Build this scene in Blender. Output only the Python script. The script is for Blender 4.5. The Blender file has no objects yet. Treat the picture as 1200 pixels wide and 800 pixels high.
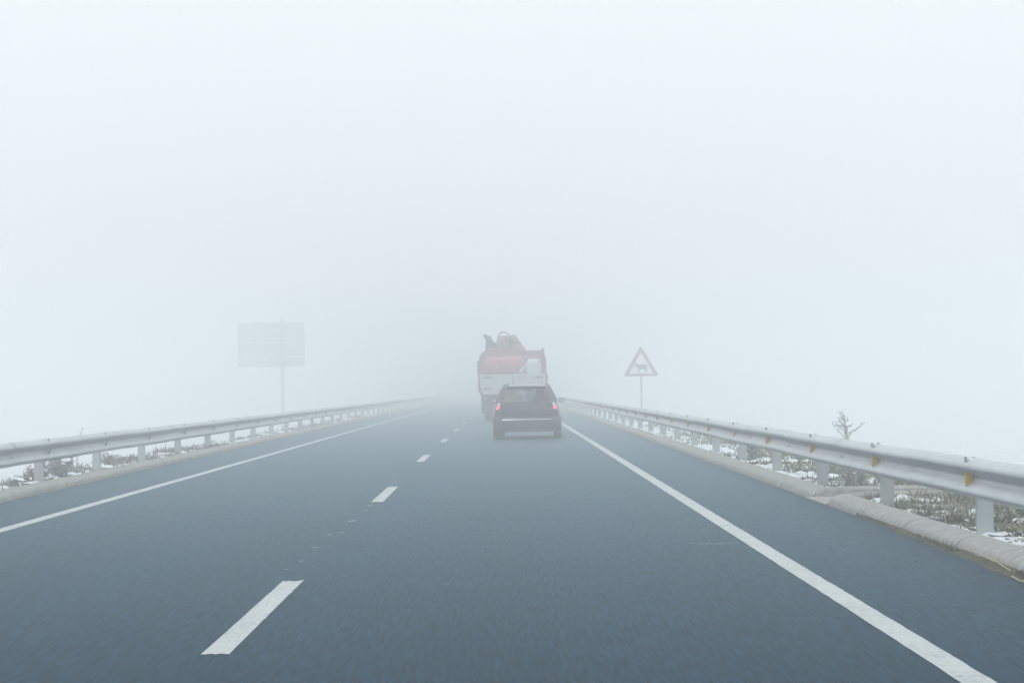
import bpy, bmesh, math, random
from mathutils import Vector, Matrix, noise as mnoise
random.seed(7)
R = math.radians
SC = bpy.context.scene
COL = SC.collection

# ------------------------------------------------------------------ helpers
class MB:
    """collects shapes and links them as one mesh object"""
    def __init__(s): s.v = []; s.f = []; s.m = []
    def add(s, verts, faces, mi=0):
        o = len(s.v); s.v += [tuple(v) for v in verts]
        s.f += [tuple(i + o for i in f) for f in faces]; s.m += [mi] * len(faces)
    def box(s, x0, x1, y0, y1, z0, z1, mi=0):
        s.add([(x0,y0,z0),(x1,y0,z0),(x1,y1,z0),(x0,y1,z0),(x0,y0,z1),(x1,y0,z1),(x1,y1,z1),(x0,y1,z1)],
              [(0,3,2,1),(4,5,6,7),(0,1,5,4),(1,2,6,5),(2,3,7,6),(3,0,4,7)], mi)
    def loft(s, rings, closed=True, caps=True, mi=0):
        n = len(rings[0]); V = [p for r in rings for p in r]; F = []
        for i in range(len(rings) - 1):
            for j in range(n if closed else n - 1):
                k = (j + 1) % n
                F.append((i*n+j, i*n+k, (i+1)*n+k, (i+1)*n+j))
        if caps and closed:
            F.append(tuple(range(n - 1, -1, -1)))
            F.append(tuple((len(rings)-1)*n + j for j in range(n)))
        s.add(V, F, mi)
    def tube(s, pts, r, n=8, mi=0):
        pts = [Vector(p) for p in pts]
        rad = r if isinstance(r, (list, tuple)) else [r] * len(pts)
        rings = []
        for i, p in enumerate(pts):
            t = (pts[min(i+1, len(pts)-1)] - pts[max(i-1, 0)]).normalized()
            up = Vector((0,0,1)) if abs(t.z) < .95 else Vector((0,1,0))
            a = t.cross(up).normalized(); b = a.cross(t)
            rings.append([p + (a*math.cos(2*math.pi*j/n) + b*math.sin(2*math.pi*j/n)) * rad[i] for j in range(n)])
        s.loft(rings, mi=mi)
    def bar(s, p, q, w, t, side=None, mi=0):
        p, q = Vector(p), Vector(q); d = (q - p).normalized()
        a = Vector(side) if side else d.cross(Vector((0,0,1)) if abs(d.z) < .95 else Vector((0,1,0)))
        a = (a - d*a.dot(d)).normalized(); b = a.cross(d)
        r = lambda c: [c+a*w/2+b*t/2, c-a*w/2+b*t/2, c-a*w/2-b*t/2, c+a*w/2-b*t/2]
        s.loft([r(p), r(q)], mi=mi)
    def prism(s, poly, y0, y1, mi=0):
        """outline in x,z pulled along y"""
        s.loft([[(x,y0,z) for x,z in poly], [(x,y1,z) for x,z in poly]], mi=mi)
    def lathe_x(s, prof, x, y, z, n=28, mi=0):
        """profile (dx, radius) turned round the x axis"""
        rings = []
        for j in range(n):
            a = 2*math.pi*j/n
            rings.append([(x+dx, y+r*math.cos(a), z+r*math.sin(a)) for dx, r in prof])
        rings.append(rings[0])
        s.loft(rings, closed=False)
    def build(s, name, mats, parent=None, smooth=False, bevel=0, angle=35, weld=False):
        me = bpy.data.meshes.new(name); me.from_pydata(s.v, [], s.f)
        mats = mats if isinstance(mats, list) else [mats]
        for m in mats: me.materials.append(m)
        if len(mats) > 1: me.polygons.foreach_set('material_index', s.m)
        bm = bmesh.new(); bm.from_mesh(me)
        if weld: bmesh.ops.remove_doubles(bm, verts=bm.verts, dist=1e-4)
        bmesh.ops.recalc_face_normals(bm, faces=bm.faces)
        if bevel: bmesh.ops.bevel(bm, geom=[e for e in bm.edges if len(e.link_faces) == 2 and e.calc_face_angle(0) > .5], offset=bevel, segments=2, affect='EDGES', clamp_overlap=True)
        if smooth:
            for f in bm.faces: f.smooth = True
            for e in bm.edges:
                if len(e.link_faces) == 2 and e.calc_face_angle(0) > R(angle): e.smooth = False
        bm.to_mesh(me); bm.free(); me.update()
        o = bpy.data.objects.new(name, me); COL.objects.link(o); o.parent = parent
        return o

def tag(o, label=None, cat=None, group=None, kind=None):
    if label: o['label'] = label
    if cat: o['category'] = cat
    if group: o['group'] = group
    if kind: o['kind'] = kind
    return o
def empty(name, loc=(0,0,0), rz=0):
    o = bpy.data.objects.new(name, None); COL.objects.link(o)
    o.location = loc; o.rotation_euler = (0, 0, rz); o.empty_display_size = .2
    return o
def dup(o, parent, loc):
    c = o.copy(); COL.objects.link(c); c.parent = parent; c.location = loc
    return c
def grid_noise(x, y, s, seed=0):
    return mnoise.noise(Vector((x*s + seed*17.3, y*s - seed*9.1, seed*3.7)))

# ------------------------------------------------------------------ materials
def mat(name, col, rough=.6, metal=0, spec=.5, var=0, vscale=3, bump=0, bscale=40, col2=None, emit=None, coat=0, mid=.5):
    m = bpy.data.materials.new(name); m.use_nodes = True
    nt = m.node_tree; b = nt.nodes['Principled BSDF']; L = nt.links.new
    b.inputs['Base Color'].default_value = (*col, 1)
    b.inputs['Roughness'].default_value = rough; b.inputs['Metallic'].default_value = metal
    b.inputs['Specular IOR Level'].default_value = spec
    if coat: b.inputs['Coat Weight'].default_value = coat
    tc = nt.nodes.new('ShaderNodeTexCoord')
    if var or col2:
        n = nt.nodes.new('ShaderNodeTexNoise'); n.inputs['Scale'].default_value = vscale; n.inputs['Detail'].default_value = 6
        n.inputs['Roughness'].default_value = .65
        L(tc.outputs['Object'], n.inputs['Vector'])
        r = nt.nodes.new('ShaderNodeValToRGB'); L(n.outputs['Fac'], r.inputs['Fac'])
        r.color_ramp.elements[0].position = mid - .2; r.color_ramp.elements[1].position = mid + .2
        c2 = col2 or tuple(min(1, c*(1+var)) for c in col)
        c1 = col if col2 else tuple(c*(1-var) for c in col)
        r.color_ramp.elements[0].color = (*c1, 1); r.color_ramp.elements[1].color = (*c2, 1)
        L(r.outputs['Color'], b.inputs['Base Color'])
    if bump:
        n = nt.nodes.new('ShaderNodeTexNoise'); n.inputs['Scale'].default_value = bscale; n.inputs['Detail'].default_value = 5
        L(tc.outputs['Object'], n.inputs['Vector'])
        bp = nt.nodes.new('ShaderNodeBump'); bp.inputs['Strength'].default_value = bump; bp.inputs['Distance'].default_value = .02
        L(n.outputs['Fac'], bp.inputs['Height']); L(bp.outputs['Normal'], b.inputs['Normal'])
    if emit:
        b.inputs['Emission Color'].default_value = (*emit[0], 1); b.inputs['Emission Strength'].default_value = emit[1]
    return m

def asphalt_material():
    m = bpy.data.materials.new('asphalt'); m.use_nodes = True
    nt = m.node_tree; N = nt.nodes; L = nt.links.new; b = N['Principled BSDF']
    tc = N.new('ShaderNodeTexCoord')
    def mapped(sx, sy):
        mp = N.new('ShaderNodeMapping'); mp.inputs['Scale'].default_value = (sx, sy, 1); L(tc.outputs['Object'], mp.inputs['Vector']); return mp.outputs['Vector']
    def noise_(vec, scale, det, ro=.6):
        n = N.new('ShaderNodeTexNoise'); n.inputs['Scale'].default_value = scale; n.inputs['Detail'].default_value = det; n.inputs['Roughness'].default_value = ro
        L(vec, n.inputs['Vector']); return n.outputs['Fac']
    def mrange(f, a, c, d, e):
        r = N.new('ShaderNodeMapRange'); L(f, r.inputs['Value'])
        for k, v in zip(('From Min','From Max','To Min','To Max'), (a, c, d, e)): r.inputs[k].default_value = v
        return r.outputs['Result']
    coarse = mrange(noise_(mapped(1.6, .1), 26, 2, .6), .36, .64, .75, 1.3)
    sep = N.new('ShaderNodeSeparateXYZ'); L(tc.outputs['Object'], sep.inputs[0])
    wv = N.new('ShaderNodeMath'); wv.operation = 'MULTIPLY_ADD'; wv.inputs[1].default_value = 3.6; wv.inputs[2].default_value = -1.0; L(sep.outputs['X'], wv.inputs[0])
    sn = N.new('ShaderNodeMath'); sn.operation = 'SINE'; L(wv.outputs[0], sn.inputs[0])
    track = mrange(sn.outputs[0], -1, 1, .93, 1.08)                          # polished wheel tracks, two to a lane
    def mul(a, c):
        x = N.new('ShaderNodeMath'); x.operation = 'MULTIPLY'; L(a, x.inputs[0]); L(c, x.inputs[1]); return x.outputs[0]
    grain = mrange(noise_(mapped(1, .08), 40, 2, .6), .36, .64, .48, 1.6)
    speck = N.new('ShaderNodeTexVoronoi'); speck.inputs['Scale'].default_value = 42; L(mapped(1, .6), speck.inputs['Vector'])
    stones = mrange(speck.outputs['Distance'], .05, .3, 1.5, .95)
    streak = mrange(noise_(mapped(3.2, .05), 1.0, 4), .3, .7, .9, 1.1)      # rolled, traffic-polished bands along the lanes
    patch = mrange(noise_(mapped(.6, .25), 1.0, 5), .3, .7, .88, 1.12)
    v = mul(mul(mul(grain, stones), mul(streak, patch)), mul(coarse, track))
    col = N.new('ShaderNodeMix'); col.data_type = 'RGBA'; col.blend_type = 'MULTIPLY'; col.inputs['Factor'].default_value = 1
    col.inputs[6].default_value = (.003, .014, .029, 1)
    cmb = N.new('ShaderNodeCombineColor'); [L(v, cmb.inputs[i]) for i in range(3)]
    L(cmb.outputs[0], col.inputs[7])
    bp = N.new('ShaderNodeBump'); bp.inputs['Strength'].default_value = .2; bp.inputs['Distance'].default_value = .003
    L(grain, bp.inputs['Height'])
    # matt stone mix with a damp sheen on the stone tops that only shows at grazing angles
    df = N.new('ShaderNodeBsdfDiffuse'); L(col.outputs[2], df.inputs['Color']); L(bp.outputs['Normal'], df.inputs['Normal'])
    gl = N.new('ShaderNodeBsdfGlossy'); gl.inputs['Roughness'].default_value = .42; gl.inputs['Color'].default_value = (.60, .86, 1, 1)
    fr = N.new('ShaderNodeFresnel'); fr.inputs['IOR'].default_value = 1.08
    k = N.new('ShaderNodeMath'); k.operation = 'MULTIPLY'; k.inputs[1].default_value = .29; L(fr.outputs[0], k.inputs[0])
    ks = mul(k.outputs[0], mrange(coarse, .82, 1.2, .9, 1.1))
    mxs = N.new('ShaderNodeMixShader'); L(ks, mxs.inputs['Fac']); L(df.outputs[0], mxs.inputs[1]); L(gl.outputs[0], mxs.inputs[2])
    N.remove(b); L(mxs.outputs[0], N['Material Output'].inputs['Surface'])
    return m

def paint_material():
    m = mat('road_paint', (.5,.53,.52), rough=.5, spec=.5, bump=.3, bscale=60)
    nt = m.node_tree; N = nt.nodes; L = nt.links.new; b = N['Principled BSDF']; tc = N['Texture Coordinate']
    n = N.new('ShaderNodeTexNoise'); n.inputs['Scale'].default_value = 26; n.inputs['Detail'].default_value = 6; n.inputs['Roughness'].default_value = .7
    L(tc.outputs['Object'], n.inputs['Vector'])
    n2 = N.new('ShaderNodeTexNoise'); n2.inputs['Scale'].default_value = 2.2; n2.inputs['Detail'].default_value = 4; L(tc.outputs['Object'], n2.inputs['Vector'])
    ad = N.new('ShaderNodeMath'); ad.operation = 'MULTIPLY_ADD'; ad.inputs[1].default_value = .35; L(n2.outputs['Fac'], ad.inputs[0]); L(n.outputs['Fac'], ad.inputs[2])
    r = N.new('ShaderNodeValToRGB'); L(ad.outputs[0], r.inputs['Fac'])
    e = r.color_ramp.elements; e[0].position = .46; e[0].color = (.15,.18,.20,1); e[1].position = .62; e[1].color = (.37,.405,.405,1)
    x = e.new(.80); x.color = (.44,.47,.465,1)
    L(r.outputs['Color'], b.inputs['Base Color'])
    return m

def glass_material(name, tint, gloss=.12):
    m = bpy.data.materials.new(name); m.use_nodes = True; nt = m.node_tree; N = nt.nodes; L = nt.links.new
    N.remove(N['Principled BSDF']); out = N['Material Output']
    t = N.new('ShaderNodeBsdfTransparent'); t.inputs['Color'].default_value = (*tint, 1)
    g = N.new('ShaderNodeBsdfGlossy'); g.inputs['Roughness'].default_value = .03
    fr = N.new('ShaderNodeFresnel'); fr.inputs['IOR'].default_value = 1.5
    mx = N.new('ShaderNodeMixShader'); L(fr.outputs[0], mx.inputs['Fac']); L(t.outputs[0], mx.inputs[1]); L(g.outputs[0], mx.inputs[2])
    L(mx.outputs[0], out.inputs['Surface'])
    return m

def ground_material():
    m = mat('verge_earth', (.075,.072,.055), rough=.95, spec=.1, bump=.8, bscale=14)
    nt = m.node_tree; N = nt.nodes; L = nt.links.new; b = N['Principled BSDF']; tc = N['Texture Coordinate']
    def ns(sc, d):
        n = N.new('ShaderNodeTexNoise'); n.inputs['Scale'].default_value = sc; n.inputs['Detail'].default_value = d; L(tc.outputs['Object'], n.inputs['Vector']); return n.outputs['Fac']
    r = N.new('ShaderNodeValToRGB'); L(ns(1.7, 8), r.inputs['Fac'])
    e = r.color_ramp.elements; e[0].position = .35; e[0].color = (.05,.048,.035,1); e[1].position = .62; e[1].color = (.12,.115,.085,1)
    r2 = N.new('ShaderNodeValToRGB'); sx = N.new('ShaderNodeSeparateXYZ'); L(tc.outputs['Object'], sx.inputs[0]); ab = N.new('ShaderNodeMath'); ab.operation = 'ABSOLUTE'; L(sx.outputs['X'], ab.inputs[0])
    mp = N.new('ShaderNodeMapRange'); L(ab.outputs[0], mp.inputs['Value'])                # extra snow cover away from the road, added to brighten the fog
    for k_, v_ in zip(('From Min','From Max','To Min','To Max'), (7.0, 12.0, 0.0, .04)): mp.inputs[k_].default_value = v_
    ad = N.new('ShaderNodeMath'); L(ns(.55, 9), ad.inputs[0]); L(mp.outputs[0], ad.inputs[1]); L(ad.outputs[0], r2.inputs['Fac']); e = r2.color_ramp.elements; e[0].position = .50; e[1].position = .56
    mx = N.new('ShaderNodeMix'); mx.data_type = 'RGBA'; L(r2.outputs['Color'], mx.inputs['Factor']); L(r.outputs['Color'], mx.inputs[6]); mx.inputs[7].default_value = (.72,.745,.765,1)
    L(mx.outputs[2], b.inputs['Base Color'])
    return m

def plant_material(name, a, b_, c):
    """colour differs from blade to blade"""
    m = mat(name, a, rough=.85, spec=.15); nt = m.node_tree; N = nt.nodes; L = nt.links.new
    g = N.new('ShaderNodeNewGeometry'); r = N.new('ShaderNodeValToRGB')
    L(g.outputs['Random Per Island'], r.inputs['Fac'])
    e = r.color_ramp.elements; e[0].position = .2; e[0].color = (*a,1); e[1].position = .95; e[1].color = (*c,1)
    x = e.new(.6); x.color = (*b_,1)
    L(r.outputs['Color'], N['Principled BSDF'].inputs['Base Color'])
    return m

M_ASPH = asphalt_material(); M_PAINT = paint_material(); M_GROUND = ground_material()
M_KERB = mat('kerb_concrete', (.22,.22,.205), rough=.92, spec=.2, vscale=9, col2=(.39,.39,.365), mid=.44, bump=.3, bscale=90)
M_MORTAR = mat('kerb_mortar', (.09,.09,.08), rough=.95, spec=.1)
M_GALV = mat('galvanised_steel', (.45,.485,.50), rough=.45, metal=.35, var=.11, vscale=2.3)
M_POST = mat('galvanised_post', (.42,.46,.475), rough=.55, metal=.2, var=.10, vscale=7)
M_BOLT = mat('bolt_steel', (.33,.345,.355), rough=.5, metal=.6)
M_AMBER = mat('amber_reflector', (.58,.36,.07), rough=.35, var=.25, vscale=40)
M_PALE = mat('pale_reflector', (.55,.58,.59), rough=.4, var=.1, vscale=30)
M_BACKPL = mat('reflector_bracket_shade', (.20,.21,.24), rough=.5, metal=.4)
M_SNOW = mat('snow', (.74,.78,.82), rough=.8, spec=.2, bump=.7, bscale=30, var=.06, vscale=8)
M_DIRT = mat('kerb_dirt', (.055,.052,.038), rough=.95, spec=.1, col2=(.13,.115,.075), vscale=9, bump=.8, bscale=30)
M_STRAW = mat('dry_straw', (.42,.37,.22), rough=.8, var=.2, vscale=12)
M_GRASS = plant_material('verge_grass', (.13,.135,.09), (.21,.205,.145), (.35,.34,.265))
M_GRASSL = plant_material('verge_grass_frosted', (.17,.178,.165), (.25,.255,.24), (.36,.36,.34))
M_WEED = plant_material('dry_weed', (.33,.335,.325), (.38,.385,.37), (.45,.45,.43))
M_MOSS = plant_material('kerb_moss', (.045,.055,.022), (.08,.085,.04), (.14,.13,.07))

# ------------------------------------------------------------------ camera
F_PX, CX, CY, VX, VY = 2333.3, 600., 400., 591., 454.5
CAM_H = 1.30
cam = bpy.data.cameras.new('camera'); cam_o = bpy.data.objects.new('camera', cam); COL.objects.link(cam_o)
cam.lens = 70; cam.sensor_width = 36; cam.clip_start = .1; cam.clip_end = 3000
yaw, pitch, roll = math.atan((CX-VX)/F_PX), math.atan((VY-CY)/F_PX), R(.9)
rot = Matrix.Rotation(-yaw, 3, 'Z') @ Matrix.Rotation(R(90) + pitch, 3, 'X') @ Matrix.Rotation(-roll, 3, 'Z')
cam_o.matrix_world = Matrix.Translation((0, 0, CAM_H)) @ rot.to_4x4()
SC.camera = cam_o

# ------------------------------------------------------------------ sky and light
SUN_EL, SUN_AZ = R(48), R(205)
world = bpy.data.worlds.new('World'); SC.world = world; world.use_nodes = True
nt = world.node_tree; N = nt.nodes; L = nt.links.new; bg = N['Background']
sky = N.new('ShaderNodeTexSky'); sky.sky_type = 'NISHITA'; sky.sun_disc = False
sky.sun_elevation = SUN_EL; sky.sun_rotation = SUN_AZ; sky.dust_density = 6; sky.air_density = 1.5
tc = N.new('ShaderNodeTexCoord'); sp = N.new('ShaderNodeSeparateXYZ'); L(tc.outputs['Generated'], sp.inputs[0])
mr = N.new('ShaderNodeMapRange'); L(sp.outputs['Z'], mr.inputs['Value'])      # overcast: brighter towards the zenith
mr.inputs['From Min'].default_value = 0; mr.inputs['From Max'].default_value = 1
mr.inputs['To Min'].default_value = 1.0; mr.inputs['To Max'].default_value = 1.8
cl = N.new('ShaderNodeVectorMath'); cl.operation = 'SCALE'; cl.inputs[0].default_value = (8.6, 9.12, 9.38); L(mr.outputs[0], cl.inputs['Scale'])
mx = N.new('ShaderNodeMix'); mx.data_type = 'RGBA'; mx.inputs['Factor'].default_value = .94
L(sky.outputs[0], mx.inputs[6]); L(cl.outputs[0], mx.inputs[7]); L(mx.outputs[2], bg.inputs['Color'])
bg.inputs['Strength'].default_value = .1
sun = bpy.data.lights.new('sun', 'SUN'); sun.energy = .5; sun.angle = R(25); sun.color = (1, .97, .93)
sun_o = bpy.data.objects.new('sun', sun); COL.objects.link(sun_o)
sun_o.rotation_euler = (R(90) - SUN_EL, 0, math.pi - SUN_AZ); sun_o.location = (0, 0, 60)
SC.view_settings.view_transform = 'Standard'; SC.view_settings.look = 'None'
SC.view_settings.exposure = 0; SC.view_settings.gamma = 1; SC.view_settings.use_curve_mapping = False
SC.cycles.volume_bounces = 8; SC.cycles.max_bounces = 12; SC.cycles.use_denoising = True
SC.cycles.transparent_max_bounces = 12

# the fog itself
mh = bpy.data.materials.new('fog'); mh.use_nodes = True; nt = mh.node_tree; nt.nodes.remove(nt.nodes['Principled BSDF'])
pv = nt.nodes.new('ShaderNodeVolumePrincipled'); pv.inputs['Color'].default_value = (.945, .980, .997, 1)
pv.inputs['Density'].default_value = .0134; pv.inputs['Anisotropy'].default_value = .28
nt.links.new(pv.outputs[0], nt.nodes['Material Output'].inputs['Volume'])
b = MB(); b.box(-620, 620, -60, 920, -8.0, 7.6); tag(b.build('haze', mh), kind='stuff')

# ------------------------------------------------------------------ ground, road, markings
def verge_z(x, y):
    n = .03*grid_noise(x, y, .9) + .015*grid_noise(x, y, 3.1, 2)
    if 3.5 < x < 5.5 and 21.4 < y < 22.6: return -.12          # the drain chute is cut into the verge
    if x > 3.5:
        t = x - 5.6
        return (.065 + n) if t < 0 else max(-6.5, .065 + n*2 - t*.6)
    if x < -6.3:
        t = -x - 7.35
        return (.055 + n) if t < 0 else max(-6.5, .055 + n*2 - t*.5)
    return -.06
xs = [-600,-300,-120,-60,-30,-20,-16] + [-15+.6*i for i in range(12)] + [-7.7,-7.5,-7.35,-7.2,-7.0,-6.8,-6.6,-6.5,-6.42,-6.3,-4,0,3,3.5,3.58,3.7,3.85,4.0,4.15,4.3,4.45,4.6,4.8,5.0,5.2,5.4,5.6,5.8,6.1,6.6,7.5] + [8.5+i for i in range(8)] + [17.2,18,22,30,60,120,300,600]
ys = [-50, -20] + [i*.5 for i in range(0, 130)] + [65 + 2*i for i in range(60)] + [190 + 20*i for i in range(15)] + [600, 750, 900]
b = MB(); n = len(xs)
b.add([(x, y, verge_z(x, y)) for y in ys for x in xs], [(j*n+i, j*n+i+1, (j+1)*n+i+1, (j+1)*n+i) for j in range(len(ys)-1) for i in range(n-1)])
tag(b.build('ground', M_GROUND, smooth=True, angle=80), kind='structure')

XR, XL, XD = 2.02, -4.90, -1.50        # edge lines and lane line
KR, KL = 3.42, -6.16                   # kerb faces
def sheet(x0, x1, y0, y1, z, ragged=0, step=.12):
    m = MB(); nn = max(1, int((y1-y0)/step)) if ragged else 1
    V = []
    for i in range(nn+1):
        y = y0 + (y1-y0)*i/nn
        a = ragged*grid_noise(1.3, y, 6, 1); c = ragged*grid_noise(5.1, y, 6, 3)
        V += [(x0+a, y, z), (x1+c, y, z)]
    m.add(V, [(2*i, 2*i+1, 2*i+3, 2*i+2) for i in range(nn)]); return m
road = tag(sheet(KL-.12, KR+.1, -45, 880, 0).build('road', M_ASPH), kind='structure')
for x in (XR, XL):
    m = MB()
    a = sheet(x-.075, x+.075, -5, 60, .004, .006); c = sheet(x-.075, x+.075, 60, 500, .004)
    m.add(a.v, a.f); m.add(c.v, c.f)
    tag(m.build('edge_line', M_PAINT, road), kind='structure')
y = 9.95; starts = [9.95, 23.2, 35.9] + [48.7 + 12.6*i for i in range(12)]
for y in starts:
    m = MB(); nx, ny = 6, 24; ln = 3.75 if y < 20 else 3.6
    rg = [random.uniform(-.09, .06) for _ in range(nx+1)]; rg2 = [random.uniform(-.05, .09) for _ in range(nx+1)]
    V = []
    for j in range(ny+1):
        for i in range(nx+1):
            t = j/ny; yy = y + ln*t + (rg2[i]*max(0, (t-.9)*10) if j else rg[i]*.4)
            e = .006*grid_noise(i, yy, 7) if i in (0, nx) else 0
            V.append((-1.425 - .0036*min(yy, 36) + .02*max(0, (yy-25)/25 if yy < 25 else 0) - .070 + .140*i/nx + e, yy, .004))
    m.add(V, [(j*(nx+1)+i, j*(nx+1)+i+1, (j+1)*(nx+1)+i+1, (j+1)*(nx+1)+i) for j in range(ny) for i in range(nx)])
    tag(m.build('lane_dash', M_PAINT, road), kind='structure')
# left-over paint flecks between the dashes
def fleck(mb, x, y, w, l):
    k = 7; mb.add([(x + w/2*math.cos(2*math.pi*i/k)*random.uniform(.5,1.1), y + l/2*math.sin(2*math.pi*i/k)*random.uniform(.5,1.1), .003) for i in range(k)], [tuple(range(k))])
m = MB()
for (x, yy, w, l) in ((-1.55,19.9,.08,.4),(-1.60,18.0,.07,.28),(-1.52,18.3,.07,.2),(-1.60,16.6,.09,.18),(-1.58,15.3,.05,.16),(-1.53,21.6,.08,.2),(-1.55,22.5,.10,.25),(-1.62,14.6,.04,.12),(-1.57,28.2,.08,.3)):
    fleck(m, x, yy, w, l)
for i in range(14): fleck(m, 1.52 + i*.02 + random.uniform(-.01,.01), 16.35 + random.uniform(-.04,.04), .05, .06)
for i in range(7): fleck(m, 1.80 + i*.015, 16.33 + random.uniform(-.03,.03), .03, .05)
tag(m.build('paint_fleck', mat('worn_paint', (.17,.19,.205), rough=.8, var=.4, vscale=30), road), kind='stuff')

# kerbs: rounded concrete blocks with mortar joints
def kerb_ring(x0, sgn, y, f=1.0, hs=1.0):
    P = [(0,-.08),(0,.02),(.006,.060),(.026,.084),(.062,.101),(.12,.117),(.18,.125),(.228,.119),(.256,.095),(.262,-.08)]
    return [(x0 + sgn*(.131 + (u-.131)*f), y, z*hs if z > 0 else z) for u, z in P]
def kerb(x0, sgn, spans):
    m = MB()
    for (a, c) in spans:
        y = a
        while y < c - .05:
            e = min(y + (1.0 if y < 120 else 6.0), c); g = .011 if y < 120 else .003
            j = random.uniform(-.003, .003); h = random.uniform(.99, 1.01)
            st = (abs(y - a) < 1e-6 and a > 10); en = (abs(e - c) < 1e-6 and c < 100)
            rs = []
            if st: rs += [kerb_ring(x0, sgn, y, .55, .35), kerb_ring(x0, sgn, y+.07, .85, .75), kerb_ring(x0, sgn, y+.2, 1, 1)]
            else: rs += [kerb_ring(x0+j, sgn, y+g, .985, .97*h), kerb_ring(x0+j, sgn, y+g+.012, 1, h), kerb_ring(x0+j, sgn, y+g+.04, 1, h)]
            if en: rs += [kerb_ring(x0, sgn, e-.2, 1, 1), kerb_ring(x0, sgn, e-.07, .85, .75), kerb_ring(x0, sgn, e, .55, .35)]
            else: rs += [kerb_ring(x0+j, sgn, e-g-.04, 1, h), kerb_ring(x0+j, sgn, e-g-.012, 1, h), kerb_ring(x0+j, sgn, e-g, .985, .97*h)]
            m.loft(rs, mi=0); y = e
        m.loft([kerb_ring(x0, sgn, a+.25, .93, .90), kerb_ring(x0, sgn, c-.25, .93, .90)], mi=1)
    return m
tag(kerb(KR, 1, [(2.2, 21.25), (22.75, 420)]).build('kerb', [M_KERB, M_MORTAR], smooth=True, angle=50), kind='structure')
tag(kerb(KL, -1, [(2.0, 420)]).build('kerb', [M_KERB, M_MORTAR], smooth=True, angle=50), kind='structure')

# drain outlet through the right kerb
dc = tag(empty('drain_chute', (KR, 22.0, 0)), 'concrete drain chute leading off the road through the gap in the kerb', 'drain')
m = MB(); m.loft([[(-.02,-.72,.012),(-.02,.72,.012),(-.02,.72,-.2),(-.02,-.72,-.2)], [(.5,-.5,.02),(.5,.5,.02),(.5,.5,-.2),(.5,-.5,-.2)], [(2.2,-.45,.0),(2.2,.45,.0),(2.2,.45,-.3),(2.2,-.45,-.3)], [(3.8,-.45,-.75),(3.8,.45,-.75),(3.8,.45,-1.0),(3.8,-.45,-1.0)]])
m.build('channel_floor', M_KERB, dc)
for s in (-1, 1):
    m = MB(); rs = []
    for x, yc, zt, w in ((.10,.74,.06,.10),(.2,.70,.115,.13),(.45,.60,.128,.15),(1.1,.56,.13,.15),(2.1,.55,.12,.15),(2.9,.55,-.16,.15),(3.8,.55,-.58,.15)):
        z0 = min(-.15, zt - .4)
        rs.append([(x, s*yc - w/2, z0), (x, s*yc - w/2, zt-.03), (x, s*yc - w/2+.03, zt), (x, s*yc + w/2-.03, zt), (x, s*yc + w/2, zt-.03), (x, s*yc + w/2, z0)])
    m.loft(rs); m.build('channel_wall', M_KERB, dc, smooth=True)

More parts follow.
